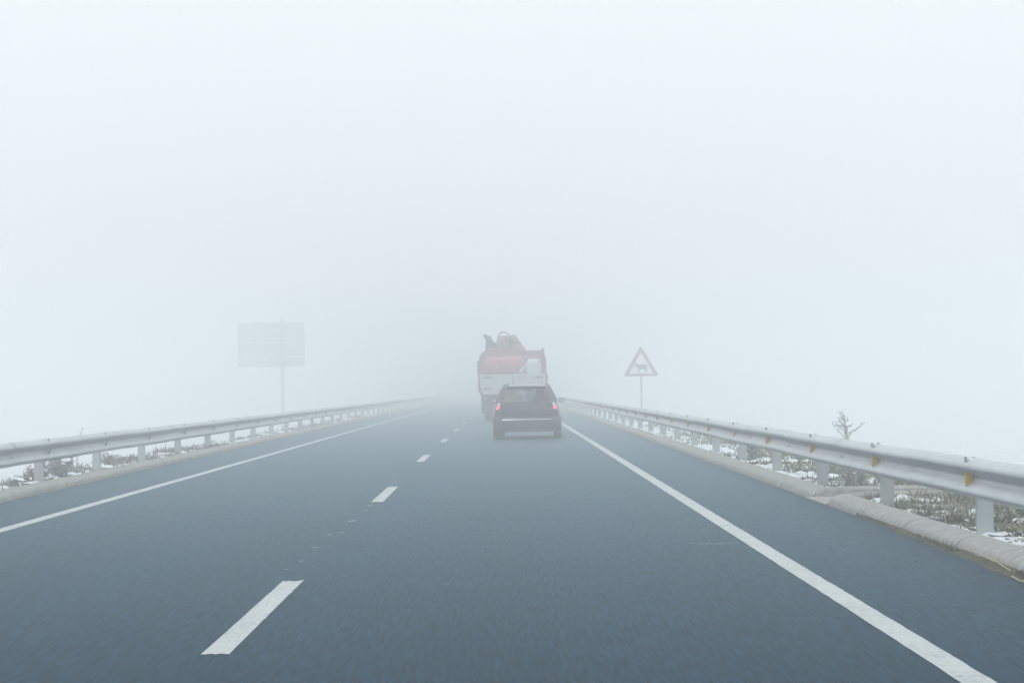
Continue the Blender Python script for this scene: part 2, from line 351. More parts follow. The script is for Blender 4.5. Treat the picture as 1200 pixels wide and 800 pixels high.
# ------------------------------------------------------------------ guardrails
def beam_profile():
    P = [(0,.0),(.012,.004),(.036,-.016),(.068,-.038),(.081,-.056),(.083,-.074),(.079,-.092),(.062,-.108),(.030,-.124),(.008,-.140),(.002,-.156),
         (.008,-.172),(.026,-.194),(.054,-.216),(.075,-.240),(.083,-.260),(.081,-.276),(.068,-.291),(.040,-.303),(.014,-.313),(0,-.310)]
    return P
def guardrail(label, sgn, x_valley, z_top, y0, npost, refl_mat, nback):
    """sgn = +1: rail right of the road (its face looks towards -x)"""
    root = tag(empty('guardrail', (x_valley, y0, 0)), label, 'guardrail', 'steel guardrails along the road')
    prof = beam_profile()
    def ring(y, d):
        fr = [(-sgn*(p + d), y, z_top + q) for p, q in prof]
        bk = [(-sgn*(p + d - .006), y, z_top + q) for p, q in reversed(prof)]
        return fr + bk
    m = MB(); m.loft([ring(0, .0), ring(2.0, .002), ring(4.10, .006)], caps=False)
    rail = m.build('rail', M_GALV, root, smooth=True, angle=60); rail.location = (0, 2 - 4*nback, 0)
    m = MB(); xo = sgn*.085; w, dp, t = .128, .06, .006                     # C-section post, web facing the traffic
    h0, h1 = -.5, z_top - .05
    m.box(xo-w/2, xo+w/2, 0, t, h0, h1); m.box(xo-w/2, xo-w/2+t, t, dp, h0, h1); m.box(xo+w/2-t, xo+w/2, t, dp, h0, h1)
    post = m.build('post', M_POST, root, bevel=.002)
    m = MB(); m.box(sgn*.012-.012, sgn*.012+.012, .01, .05, z_top-.25, z_top-.07)      # plate that joins rail and post
    spacer = m.build('spacer_plate', M_POST, root)
    m = MB()                                                                # D-shaped reflector standing in the valley of the rail
    D = [(-.030, -.056), (-.004, -.060), (.018, -.048), (.032, -.022), (.032, .022), (.018, .048), (-.004, .060), (-.030, .056)]
    cx = -sgn*.042
    m.prism([(cx + x, z_top - .156 + z) for x, z in D], -.012, 0)
    refl = m.build('reflector', refl_mat, root, bevel=.002)
    m = MB(); m.prism([(cx + .010 + x*1.12, z_top - .156 + z*1.15) for x, z in D], .002, .008); m.box(cx-.01, cx+.01, .0085, .03, z_top-.17, z_top-.14)  # bracket, its larger dark plate set off rightwards as the reflector's painted shadow
    brk = m.build('reflector_bracket_shade', M_BACKPL, root)
    m = MB(); [m.tube([(-sgn*.03+dx, 0, z_top-.03), (-sgn*.03+dx, 0, z_top+.012)], .012) for dx in (-.031, .031)]
    m.box(-sgn*.03-.034, -sgn*.03+.034, -.008, .008, z_top-.03, z_top-.012)
    clip = m.build('rail_clip', M_BOLT, root)
    m = MB(); m.tube([(-sgn*.025, 0, z_top-.126), (-sgn*.040, 0, z_top-.122)], .012)
    bolt = m.build('splice_bolt', M_PALE, root); bolt.location = (0, 2 - 4*nback, 0)
    kids = [(rail, 2.0), (post, 0), (spacer, 0), (refl, 0), (brk, 0), (clip, 0), (bolt, 2.0)]
    for k in range(-nback + 1, 9):
        for dy, dz in ((.12, 0), (0, -.066), (.12, -.066)): dup(bolt, root, (0, 2 + 4*k + dy - .06, dz))
    for k in range(-nback, npost):
        for o, dy in kids:
            if k == 0 and o not in (rail, bolt): continue
            if k == -nback and o in (rail, bolt): continue
            if k > 26 and o in (spacer, brk, clip, bolt): continue
            c = dup(o, root, (0, dy + 4*k, 0))
            if o is rail: c.location.z = random.uniform(-.004,.004); c.rotation_euler = (random.uniform(-.0012,.0012), random.uniform(-.02,.02), random.uniform(-.0008,.0008))
            if o is post: c.rotation_euler = (random.uniform(-.012,.012), random.uniform(-.012,.012), random.uniform(-.03,.03))
    return root
guardrail('grey guardrail with amber reflectors running along the right kerb', 1, 3.683, .690, 15.7, 60, M_AMBER, 3)
guardrail('grey guardrail with pale reflectors running along the far left kerb', -1, -6.55, .680, 28.3, 58, M_PALE, 6)

# ------------------------------------------------------------------ verge: snow, grass, weeds
def snow_strip(x0, x1, y0, y1, thr, seed, name, xfade):
    m = MB(); idx = {}
    def hgt(x, y):
        n = grid_noise(x, y, 1.5, seed) * .6 + grid_noise(x, y, 4.5, seed+1) * .4 + grid_noise(x, y, 11, seed+2) * .28
        return n - thr(x, y) - xfade(x) - (1 if x > 0 and x < 4.6 and 21.1 < y < 22.9 else 0)
    dx = .045; y = y0
    rows = []
    while y < y1:
        rows.append(y); y += .06 if y < 40 else .14
    nx = int((x1-x0)/dx)
    def vid(i, j):
        k = (i, j)
        if k not in idx:
            x = x0 + i*dx + .02*math.sin(j*2.1+i); yy = rows[j]; h = hgt(x, yy)
            z = verge_z(x, yy) + min(.06, max(-.02, h*.12)) + .012*grid_noise(x, yy, 14, 9)
            idx[k] = len(m.v); m.v.append((x, yy, z))
        return idx[k]
    for j in range(len(rows)-1):
        for i in range(nx):
            if hgt(x0+(i+.5)*dx, (rows[j]+rows[j+1])/2) > 0:
                m.f.append((vid(i,j), vid(i+1,j), vid(i+1,j+1), vid(i,j+1))); m.m.append(0)
    return tag(m.build(name, M_SNOW, smooth=True, angle=80), kind='stuff')
snow_strip(3.69, 5.55, 10, 110, lambda x, y: .10 if y < 26 else (.10 - .30*min(1, (y-26)/14)), 3, 'snow', lambda x: .26*max(0, abs(x-3.95)-.28))
snow_strip(-7.3, -6.43, 18, 110, lambda x, y: .10, 8, 'snow', lambda x: .35*max(0, abs(x+6.6)-.15))

def blade(m, p, d, ln, w, curl):
    """one bent leaf of three points"""
    side = Vector((d.y, -d.x, 0)); side = side.normalized() if side.length > .01 else Vector((1,0,0))
    side = (side + Vector((random.uniform(-.6,.6), random.uniform(-.6,.6), 0))).normalized()*w
    up = Vector((d.x, d.y, 1.0)).normalized()
    mid = p + up*ln*.55; tip = mid + (up + Vector((d.x*curl, d.y*curl, -curl*.5))).normalized()*ln*.45
    m.add([p-side, p+side, mid+side*.7, mid-side*.7, tip], [(0,1,2,3), (3,2,4)])
def verge_grass(name, mt, x0, x1, y0, y1, nclump, hfun, mask):
    m = MB()
    for _ in range(nclump):
        t = random.random()**1.7; y = y0 + (y1-y0)*t; x = random.uniform(x0, x1)
        if grid_noise(x, y, .8, 21) + .5*grid_noise(x, y, 2.6, 22) < mask(x, y): continue
        h = hfun(x, y) * random.uniform(.5, 1.15); r = random.uniform(.04, .13); k = random.randint(9, 20) if y < 45 else random.randint(5, 9)
        for _ in range(k):
            a = random.uniform(0, 6.283); rr = r*math.sqrt(random.random())
            px, py = x + rr*math.cos(a), y + rr*math.sin(a)
            lean = random.uniform(.2, 2.2)
            blade(m, Vector((px, py, verge_z(px, py) - .01)), Vector((math.cos(a)*lean, math.sin(a)*lean, 0)), h*random.uniform(.4, 1.1), random.uniform(.004, .011)*(1 if y < 30 else 1.6), random.uniform(0, .9))
    return tag(m.build(name, mt), kind='stuff')
def hr(x, y): return .12 + .19*min(1, max(0, (x-3.85)/.7)) 
M_COVER = plant_material('verge_moss', (.10,.115,.07), (.15,.155,.105), (.24,.235,.175))
verge_grass('verge_grass', M_GRASS, 3.72, 5.9, 9, 80, 3600, hr, lambda x, y: (.10 if x < 4.1 else -.15) + (.12 if y > 34 else 0))
verge_grass('ground_cover', M_COVER, 3.78, 5.7, 9, 60, 7000, lambda x, y: .10, lambda x, y: (-.02 if x < 4.1 else -.2) + (.15 if y > 34 else 0))
verge_grass('verge_grass', M_GRASSL, -7.55, -6.5, 16, 100, 2300, lambda x, y: .15 + .08*grid_noise(0, y, .35, 4), lambda x, y: -.05)

def weed(name, label, loc, h, nb, spread, mt, cat='weed', leafy=True, thick=1.0, lean=(0,0), leaf=.03, group=None):
    root = tag(empty(name, loc), label, cat, group)
    st, lf = MB(), MB()
    for i in range(nb):
        a = random.uniform(0, 6.283); s = spread*random.uniform(.3, 1); hh = h*random.uniform(.6, 1)
        p = Vector((0,0,-.05)); pts = [p.copy()]; d = Vector((math.cos(a)*s*.5 + lean[0], math.sin(a)*s*.5 + lean[1], 1))
        for k in range(6):
            d += Vector((random.uniform(-.18,.18) + math.cos(a)*s*.12, random.uniform(-.18,.18) + math.sin(a)*s*.12, .1)); p = p + d.normalized()*hh/6; pts.append(p.copy())
        st.tube(pts, [(.006 - .0007*k)*thick for k in range(7)], n=5)
        for k in range(2, 7):
            for _ in range(3 if leafy else 1):
                b_ = random.uniform(0, 6.283); dd = Vector((math.cos(b_), math.sin(b_), random.uniform(.2, 1.4))).normalized()
                q = pts[k] + dd*hh*random.uniform(.06, .15)
                if not leafy or random.random() < .5: st.tube([pts[k], q], [.003*thick, .002*thick], n=4)
                for _ in range(3):
                    c = q + Vector([random.uniform(-.02,.02) for _ in range(3)]); u = Vector([random.uniform(-1,1) for _ in range(3)]).normalized()*leaf*random.uniform(.5,1); v = u.cross(Vector([random.uniform(-1,1) for _ in range(3)])).normalized()*leaf*.35
                    lf.add([c-u, c+v, c+u, c-v], [(0,1,2,3)])
    st.build('stem', mt, root); lf.build('leaf_tuft' if leafy else 'seed_head', mt, root)
    return root
def stalk(name, label, loc, paths, mt, cat='shrub'):
    """a plant whose branches follow given paths (x, z), with knobbly buds"""
    root = tag(empty(name, loc), label, cat); st, bd = MB(), MB()
    for pts, r0 in paths:
        n = len(pts); P = [Vector((x, random.uniform(-.04,.04)*i, z if z < .6 else .6 + (z-.6)*.78)) for i, (x, z) in enumerate(pts)]
        st.tube(P, [max(.004, r0*(1 - .75*i/(n-1))) for i in range(n)], n=6)
        for i in range(n - 1):
            for t in (.25, .5, .75, 1):
                if i == 0: continue
                c0 = P[i].lerp(P[i+1], t)
                for _ in range(2):
                    c = c0 + Vector([random.uniform(-.03,.03) for _ in range(3)]); u = Vector((random.uniform(-1,1), random.uniform(-1,1), random.uniform(.2,1))).normalized()*random.uniform(.012,.024); v = u.cross(Vector([random.uniform(-1,1) for _ in range(3)])).normalized()*.006
                    bd.add([c-u, c+v, c+u, c-v], [(0,1,2,3)])
    st.build('branch', mt, root); bd.build('bud', mt, root)
    return root
stalk('dry_shrub', 'bare knobbly shrub sticking up above the right guardrail against the fog', (4.62, 27, .03),
      [([(0,0),(.01,.40),(0,.62),(-.036,.73),(-.028,.81),(-.05,.89),(-.072,.96)], .020), ([(-.02,.68),(-.036,.72),(-.08,.78),(-.112,.83)], .012),
       ([(-.01,.55),(-.04,.66),(-.09,.70),(-.14,.72),(-.175,.745)], .010), ([(-.11,.705),(-.13,.74),(-.145,.77)], .008), ([(-.03,.74),(0,.79),(.012,.85)], .009),
       ([(0,.6),(.02,.70),(.045,.728),(.075,.733)], .010), ([(.01,.40),(.04,.60),(.12,.63),(.17,.69),(.225,.76)], .014), ([(-.028,.81),(-.06,.85),(-.07,.88)], .008), ([(0,.5),(-.1,.62),(-.13,.665)], .008)], M_WEED)
stalk('dry_stalk', 'thin dry stalk sticking up above the left guardrail near the photo edge', (-7.0, 32.5, 0),
      [([(0,0),(.02,.3),(.05,.55),(.075,.70),(.085,.80)], .009)], M_WEED, 'weed')
weed('leafy_weed', 'tallest leafy weed under the left rail, between the two nearest left posts', (-6.85, 30.4, .05), .46, 20, 1.5, M_WEED, leafy=True, leaf=.035)
weed('leafy_weed', 'low spreading weed beside the nearest left guardrail post', (-6.78, 28.95, .05), .30, 14, 1.6, M_WEED, leafy=True, leaf=.03)
weed('leafy_weed', 'bushy weed just before the third left guardrail post', (-6.85, 34.4, .05), .30, 14, 1.3, M_WEED, leafy=True)
weed('dark_weed', 'dark bushy weed behind a right guardrail post, in front of the snow bank', (4.05, 32.5, .05), .42, 20, .9, M_WEED, leafy=True, leaf=.035)
weed('dark_weed', 'dark weed just right of the post beside the drain chute', (4.05, 22.9+.35, .05), .36, 18, 1.2, M_WEED, leafy=True, leaf=.03)

# dirt, moss and straw gathered at the foot of the right kerb
m = MB(); V = []; nn = 160
for i in range(nn+1):
    y = 8 + 11.5*i/nn; w = max(.012, .085*(1 - abs(y-13.6)/6.2) + .05*grid_noise(0, y, 1.6, 12) + .03*grid_noise(0, y, 6, 13)); z = .012 + .012*grid_noise(0, y, 4, 14)
    V += [(KR-w, y, .001), (KR-w*.5, y, .010 + z*.5), (KR-.006, y, .022 + z)]
m.add(V, [(3*i+k, 3*i+k+1, 3*i+k+4, 3*i+k+3) for i in range(nn) for k in (0,1)])
tag(m.build('kerb_dirt', M_DIRT, smooth=True, angle=80), kind='stuff')
m = MB()
for _ in range(1500):
    y = random.gauss(13.7, 1.3); x = KR - abs(random.gauss(0, .035)) - .008
    if grid_noise(0, y, 1.3, 31) < -.08: continue
    a = random.uniform(0, 6.283)
    blade(m, Vector((x, y, .015)), Vector((math.cos(a), math.sin(a), 0))*random.uniform(.2, 1.3), random.uniform(.02, .065), .003, .6)
tag(m.build('kerb_moss', M_MOSS), kind='stuff')
for nm, lb, pts in (('straw', 'upper pale straw lying in the green moss at the foot of the right kerb', [(3.39,14.9,.05),(3.37,14.5,.07),(3.375,14.1,.06),(3.36,13.7,.055),(3.38,13.4,.02)]),
                ('straw', 'lower pale straw lying on the asphalt near the right corner, beside the kerb', [(3.31,13.1,.015),(3.27,12.75,.02),(3.30,12.4,.03),(3.27,12.0,.02),(3.31,11.6,.015)])):
    q = MB(); q.tube([Vector(p) - Vector(pts[0]) for p in pts], .0045, n=6)
    s_ = tag(q.build(nm, M_STRAW, smooth=True), lb, 'straw', 'straws at the kerb'); s_.location = pts[0]
m = MB()
for _ in range(170):
    y = 8.8 + 14*random.random()**1.5; x = KR - .12 - abs(random.gauss(0, .45)); s = random.uniform(.003, .011)
    if x < 2.2: continue
    k = 5; m.loft([[(x + s*math.cos(6.283*i/k)*random.uniform(.6,1.2), y + s*math.sin(6.283*i/k), z) for i in range(k)] for z in (.0005, s*.7)])
tag(m.build('loose_grit', mat('grit', (.11,.12,.125), rough=.9, var=.4, vscale=3)), kind='stuff')

# ------------------------------------------------------------------ cattle warning sign
M_RED = mat('sign_red', (.25,.07,.08), rough=.45, var=.12, vscale=3); M_WHITE = mat('sign_white', (.78,.81,.81), rough=.45, var=.06, vscale=3)
M_BLACK = mat('sign_black', (.015,.02,.022), rough=.5, var=.2)
M_ALU = mat('aluminium', (.38,.41,.42), rough=.5, metal=.4, var=.1, vscale=2)
def round_poly(pts, r, n=5):
    out = []
    for i, p in enumerate(pts):
        p = Vector(p); a = Vector(pts[i-1]) - p; c = Vector(pts[(i+1) % len(pts)]) - p
        half = a.angle(c)/2; d = r/math.tan(half); s = p + a.normalized()*d; e = p + c.normalized()*d
        for k in range(n+1):
            t = k/n; out.append(tuple(s*(1-t)**2 + p*2*t*(1-t) + e*t**2))
    return out
sg = tag(empty('warning_sign', (7.26, 106, -.93), 0), 'red-bordered triangular warning sign with a black cow, on a grey post', 'road sign')
G = 106/82; zb = (1.66-1.25)*G + 1.3 + .98 - .06; A = 1.38*G
tri = lambda a, z0: [(-a/2, z0), (a/2, z0), (0, z0 + a*.866)]
m = MB(); m.prism(round_poly(tri(A*1.06, zb), .09), 0, .03); m.build('plate', M_RED, sg)
ins = .105*G; m = MB(); m.prism(round_poly(tri(A - 2*ins*1.732, zb + ins), .03), -.004, -.0005); m.build('white_face', M_WHITE, sg)
cow = [(315,402),(328,398),(334,418),(352,418),(372,432),(500,430),(511,440),(513,500),(506,502),(505,470),(505,500),(504,560),(482,560),(482,512),(462,504),(450,512),(438,504),(402,502),(398,506),(390,512),(390,562),(366,562),(370,512),(358,492),(348,462),(318,466),(309,455),(322,424)]
m = MB(); m.prism([((x-415)*.0026*G, zb + (650-y)*.0026*G - .12) for x, y in cow], -.008, -.0045); m.build('cow_symbol', M_BLACK, sg)
m = MB(); m.box(-.055, .055, .034, .11, -.6, zb + 1.2); m.build('post', M_ALU, sg, bevel=.006)
m = MB(); m.box(-.34, .34, .0305, .05, zb+.23, zb+.28); m.box(-.18, .18, .0305, .05, zb+.85, zb+.90); m.build('bracket', M_ALU, sg)

# ------------------------------------------------------------------ panel sign seen from behind
M_PANEL = mat('sign_back', (.46,.51,.53), rough=.55, metal=.3, var=.06, vscale=2)
bs = tag(empty('panel_sign', (-16.75, 150, -4.7), R(1.5)), 'large grey panel sign seen from behind on a single post beyond the left guardrail', 'road sign')
Z = 4.7; q_ = lambda z: 1.3 + (z-1.3)*150/115
for (z0, z1) in ((q_(a), q_(c)) for a, c in ((4.17, 5.30), (3.31, 4.125), (2.74, 3.27))):
    m = MB(); x0, x1 = -3.33, 1.70; m.box(x0, x1, .16, .20, Z+z0, Z+z1)
    nr = max(3, int((z1-z0)/.18))
    for k in range(nr): zc = Z + z0 + (k+.5)*(z1-z0)/nr; m.box(x0+.01, x1-.01, .135, .159, zc-.035, zc+.035)
    m.build('panel', M_PANEL, bs)
    m = MB(); m.box(-3.26, -3.0, .06, .134, Z+z0+.05, Z+z0+.22); m.build('clamp', M_BOLT, bs)
m = MB(); m.tube([(0,0,-.5), (0,0,Z+q_(5.5))], .15, n=20); m.build('post', M_ALU, bs, smooth=True)

# ------------------------------------------------------------------ station wagon
M_CAR = mat('car_paint', (.006,.014,.024), rough=.32, spec=.5, coat=.6, var=.12, vscale=1.2)
M_PLAST = mat('black_plastic', (.018,.022,.026), rough=.6, var=.15, vscale=6)
M_RUB = mat('tyre_rubber', (.014,.016,.018), rough=.85, var=.2, vscale=14)
M_RIM = mat('rim_alloy', (.35,.37,.38), rough=.35, metal=.7)
M_CHROME = mat('chrome', (.75,.78,.80), rough=.16, metal=1)
M_LAMPON = mat('tail_lamp_lit', (.5,.02,.04), rough=.3, emit=((1,.07,.15), 2.2))
M_LAMP = mat('tail_lamp_red', (.17,.02,.03), rough=.25, coat=.5); M_LAMPW = mat('tail_lamp_clear', (.62,.66,.66), rough=.2, coat=.5)
M_GLASS = glass_material('car_glass', (.48,.55,.58)); M_SEAT = mat('seat_cloth', (.02,.022,.026), rough=.9, var=.2)
car = tag(empty('station_wagon', (.53, 50.3, 0), R(-1.8)), 'dark station wagon with lit tail lights driving behind the loaded truck', 'car')
car.scale.z = .97
S = [ # y, sill hw, mid hw, shoulder hw, belt hw, z bottom, z belt
 (.10,.76,.815,.80,.725,.32,.955),(.22,.80,.855,.835,.755,.31,.965),(.7,.82,.872,.855,.775,.31,.97),(1.6,.82,.878,.862,.785,.31,.965),(2.6,.82,.878,.862,.785,.31,.95),
 (3.25,.82,.872,.85,.77,.31,.925),(3.8,.80,.86,.82,.73,.31,.85),(4.25,.74,.80,.74,.65,.31,.74),(4.52,.55,.60,.55,.46,.32,.56)]
rings = []
for y, a, mm, sh, be, z0, zb_ in S:
    h = [(a*.9, z0), (a, z0+.03), (mm, z0+.16), (mm+.004, z0+(zb_-z0)*.45), (sh, z0+(zb_-z0)*.75), (be+.02, zb_-.05), (be, zb_), (be-.05, zb_+.008), (0, zb_+.03*min(1, max(0, (y-3)*1.5)) + .01)]
    rings.append([(x, y, z) for x, z in h] + [(-x, y, z) for x, z in reversed(h[:-1])])
m = MB(); m.loft(rings); body = m.build('body', M_CAR, None, smooth=True, angle=38)
cut = MB()
for yy in (.98, 3.66):
    for sx in (-1, 1): cut.lathe_x([(0,.0),(0,.365),(.32*sx,.365),(.32*sx,0)], sx*.62, yy, .31, n=32)
co = cut.build('cutter', M_PLAST, weld=True)
bmod = body.modifiers.new('arches', 'BOOLEAN'); bmod.object = co; bmod.operation = 'DIFFERENCE'; bmod.solver = 'EXACT'
bpy.context.view_layer.update(); dg = bpy.context.evaluated_depsgraph_get()
me2 = bpy.data.meshes.new_from_object(body.evaluated_get(dg)); body.modifiers.clear(); old = body.data; body.data = me2; bpy.data.meshes.remove(old); me2.name = 'body'
bpy.data.objects.remove(co); body.parent = car
# tailgate lower panel, bumper, strip
def panel_loft(hws, y_of, t):  # list of (z, half width) -> slightly bowed panel
    rs = []
    for z, w in hws:
        pts = [(-w + 2*w*i/10, y_of(z) + .05*abs(-1 + i/5)**3, z) for i in range(11)]
        rs.append(pts + [(x, y+t, z_) for x, y, z_ in reversed(pts)])
    q = MB(); q.loft(rs); return q
gate = panel_loft([(.56,.60),(.62,.655),(.78,.69),(.90,.66),(.955,.63)], lambda z: .062 - .012*math.sin((z-.5)*6) + max(0, (z-.8))*.13, .05).build('tailgate', M_CAR, car, smooth=True)
mb = MB(); mb.box(-.20, .20, .035, .06, .665, .70); mb.build('tailgate_handle', M_PLAST, gate, bevel=.006)
mb = MB(); mb.tube([(x/10, -.034 + .05*abs(x/8.65)**3, .515) for x in (-6.2,-4.5,-2,0,2,4.5,6.2)], .013); mb.build('chrome_strip', M_CHROME, gate, smooth=True)
bum = panel_loft([(.215,.72),(.26,.80),(.36,.845),(.47,.865),(.555,.86),(.595,.835)], lambda z: -.01 - .02*math.sin((z-.2)*8), .17).build('rear_bumper', M_CAR, car, smooth=True)
mb = panel_loft([(.195,.66),(.30,.70)], lambda z: -.024, .02); mb.build('bumper_insert', M_PLAST, bum, smooth=True)
mb = MB(); mb.tube([(-.52,.02,.20),(-.52,.5,.21)], .032, n=12); mb.build('exhaust_pipe', M_CHROME, car, smooth=True)
# roof, pillars, glass
mb = MB(); rs = []
for y, w, z in ((.30,.505,1.34),(.42,.53,1.37),(1.0,.565,1.405),(1.8,.575,1.412),(2.4,.57,1.392),(2.62,.555,1.362)):
    o = [(w, z-.035), (w*.985, z-.012), (w*.93, z+.008), (w*.8, z+.022), (w*.45, z+.033), (0, z+.037)]; top = o + [(-x, q) for x, q in reversed(o[:-1])]
    rs.append([(x, y, q) for x, q in top] + [(x, y, q-.03) for x, q in reversed(top)])
mb.loft(rs); roof = mb.build('roof', M_CAR, car, smooth=True, angle=50)
mb = panel_loft([(1.325,.50),(1.378,.475)], lambda z: .215 + (1.385-z)*.4, .10); mb.build('spoiler', M_CAR, roof, smooth=True)
for s in (-1, 1):
    mb = MB(); mb.tube([(s*.495,.55,1.385),(s*.495,.62,1.435),(s*.50,1.4,1.45),(s*.495,2.25,1.43),(s*.49,2.32,1.385)], .014); mb.build('roof_rail', M_PLAST, roof, smooth=True)
for s in (-1, 1):
    for nm, p, q, w, t in (('rear_pillar', (s*.705,.16,.95), (s*.515,.36,1.345), .20, .05), ('rear_side_pillar', (s*.755,.30,.96), (s*.545,.55,1.37), .06, .22), ('centre_pillar', (s*.765,1.85,.955), (s*.565,1.80,1.385), .035, .10), ('rear_door_pillar', (s*.765,.98,.96), (s*.56,1.0,1.385), .035, .07), ('windscreen_pillar', (s*.745,3.28,.92), (s*.545,2.56,1.365), .05, .06)):
        mb = MB(); mb.bar(p, q, w, t, side=(1,0,0)); mb.build(nm, M_CAR, car, bevel=.012)
    mb = MB(); mb.add([(s*.772,.42,.955),(s*.772,3.18,.93),(s*.553,2.55,1.375),(s*.557,.60,1.38)], [(0,1,2,3)]); mb.build('side_window', M_GLASS, car)
    # tail lamp cluster up the pillar: lit foot, clear middle, dull red top
    def lamp(z0, z1, nm, mt, par):
        rs = []
        for k in range(5):
            z = z0 + (z1-z0)*k/4; t = (z-.80)/.50; xo = .775 - .155*t - .045*t*t; w = .085 - .03*t; yb = .085 + max(0, t-.25)*.26
            rs.append([(s*(xo-w), yb-.006, z), (s*(xo-w*.5), yb-.018, z), (s*(xo-.01), yb, z), (s*(xo+.008), yb+.09, z), (s*(xo-w), yb+.09, z)])
        q = MB(); q.loft(rs); return q.build(nm, mt, par, smooth=True, angle=45)
    tl = lamp(.955, 1.27, 'tail_lamp', M_LAMP, car); lamp(.870, .953, 'clear_lens', M_LAMPW, tl); lamp(.785, .868, 'lit_lens', M_LAMPON, tl)
    mb = MB(); mb.loft([[(s*(.80+a*.5), 2.72+dy, .985+dz) for a, dz in ((0,-.02),(.02,-.05),(.24,-.06),(.30,-.02),(.29,.06),(.05,.07))] for dy in (0,.05,.11)]); mi = mb.build('door_mirror', M_CAR, car, bevel=.012)
    mb = MB(); mb.loft([[(s*(.825+a*.5), 2.716, .985+dz) for a, dz in ((0,-.03),(.20,-.035),(.22,.045),(.03,.05))], [(s*(.825+a*.5), 2.72, .985+dz) for a, dz in ((0,-.03),(.20,-.035),(.22,.045),(.03,.05))]]); mb.build('mirror_glass', M_CHROME, mi)
mb = MB(); mb.add([(-.60,.115,.965),(0,.085,.965),(.60,.115,.965),(.465,.295,1.325),(0,.27,1.34),(-.465,.295,1.325)], [(0,1,4,5),(1,2,3,4)]); rw = mb.build('rear_window', M_GLASS, car)
mb = MB(); mb.tube([(0,.075,.99),(.12,.09,1.0),(.34,.13,1.035)], .007, n=6); mb.build('wiper', M_PLAST, rw)
mb = MB(); mb.add([(-.70,3.28,.93),(.70,3.28,.93),(.52,2.58,1.36),(-.52,2.58,1.36)], [(0,1,2,3)]); mb.build('windscreen', M_GLASS, car)
for s in (-1, 1):
    for y, nm in ((2.05,'front_seat'),(1.02,'rear_seat')):
        mb = MB(); mb.loft([[(s*.36+a, y+d, z) for a, d in ((-.23,-.05),(.23,-.05),(.23,.05),(-.23,.05))] for z in (.90, 1.0, 1.08)] + [[(s*.36+a*.8, y+d*.8, 1.14) for a, d in ((-.23,-.05),(.23,-.05),(.23,.05),(-.23,.05))]])
        st_ = mb.build(nm, M_SEAT, car, bevel=.02)
        mb = MB(); mb.box(s*.36-.13, s*.36+.13, y-.05, y+.04, 1.15, 1.31); mb.build('headrest', M_SEAT, st_, bevel=.03)
mb = MB(); mb.loft([[(-.12,2.62,1.25),(.12,2.62,1.25),(.12,2.62,1.32),(-.12,2.62,1.32)], [(-.11,2.64,1.255),(.11,2.64,1.255),(.11,2.64,1.315),(-.11,2.64,1.315)]]); mb.build('inside_mirror', M_PLAST, car)
def wheel(par, x, y, r, w, s, rimr, name='wheel'):
    e = empty(name, (x, y, r)); e.parent = par
    q = MB(); q.lathe_x([(-w/2, rimr), (-w/2, r*.90), (-w/2+.02, r*.975), (-w/4, r), (w/4, r), (w/2-.02, r*.975), (w/2, r*.90), (w/2, rimr), (-w/2, rimr)], 0, 0, 0, n=36); q.build('tyre', M_RUB, e, smooth=True)
    q = MB(); q.lathe_x([(s*w*.20, .01), (s*w*.42, .05), (s*w*.30, rimr*.5), (s*w*.47, rimr*.96), (s*w*.49, rimr), (-s*w*.49, rimr), (-s*w*.3, rimr*.9), (-s*w*.25, .02)], 0, 0, 0, n=30); q.build('rim', M_RIM, e, smooth=True)
    return e
for s in (-1, 1):
    for y in (.98, 3.66): wheel(car, s*.765, y, .315, .205, s, .20)

# ------------------------------------------------------------------ loaded truck
TY = 79.0
M_TWHITE = mat('truck_tailboard', (.44,.47,.46), rough=.6, col2=(.52,.55,.54), vscale=2.0)
M_TDARK = mat('truck_chassis', (.03,.045,.052), rough=.8, var=.3, vscale=3)
M_TRED = mat('truck_red_frame', (.29,.13,.135), rough=.6, var=.3, vscale=2)
M_CRANE = mat('crane_red', (.42,.23,.24), rough=.5, var=.25, vscale=2.5)
M_TARP = mat('red_cover', (.40,.13,.15), rough=.6, var=.2, vscale=1.5, bump=.4, bscale=3)
M_SACK = mat('white_sack', (.62,.68,.69), rough=.8, col2=(.34,.42,.44), vscale=3, mid=.56, bump=.6, bscale=6)
M_CAB = mat('cab_paint', (.16,.05,.05), rough=.45, var=.1)
tr = tag(empty('truck', (.27, TY, 0), R(-.3)), 'high-loaded flatbed truck with pale tailboard ahead of the dark car', 'truck')
def X(px, Y=TY): return (px - 590.2)*Y/F_PX - .27
def Zp(py, Y=TY): return CAM_H + (454.3 - py)*Y/F_PX
W0, W1 = -1.285, 1.385
mb = MB()
for s in (-.42, .42): mb.box(s-.05, s+.05, .35, 7.6, .78, 1.0)
for y in (.4, 2.0, 4.0, 5.6): mb.box(-.36, .36, y, y+.12, .80, .98)
mb.build('chassis_frame', M_TDARK, tr)
mb = MB(); mb.box(W0+.02, W1-.02, .06, 5.4, 1.03, 1.14); 
for k in range(7): mb.box(W0+.08, W1-.08, .3+k*.75, .42+k*.75, .93, 1.029)
mb.build('load_bed', M_TDARK, tr)
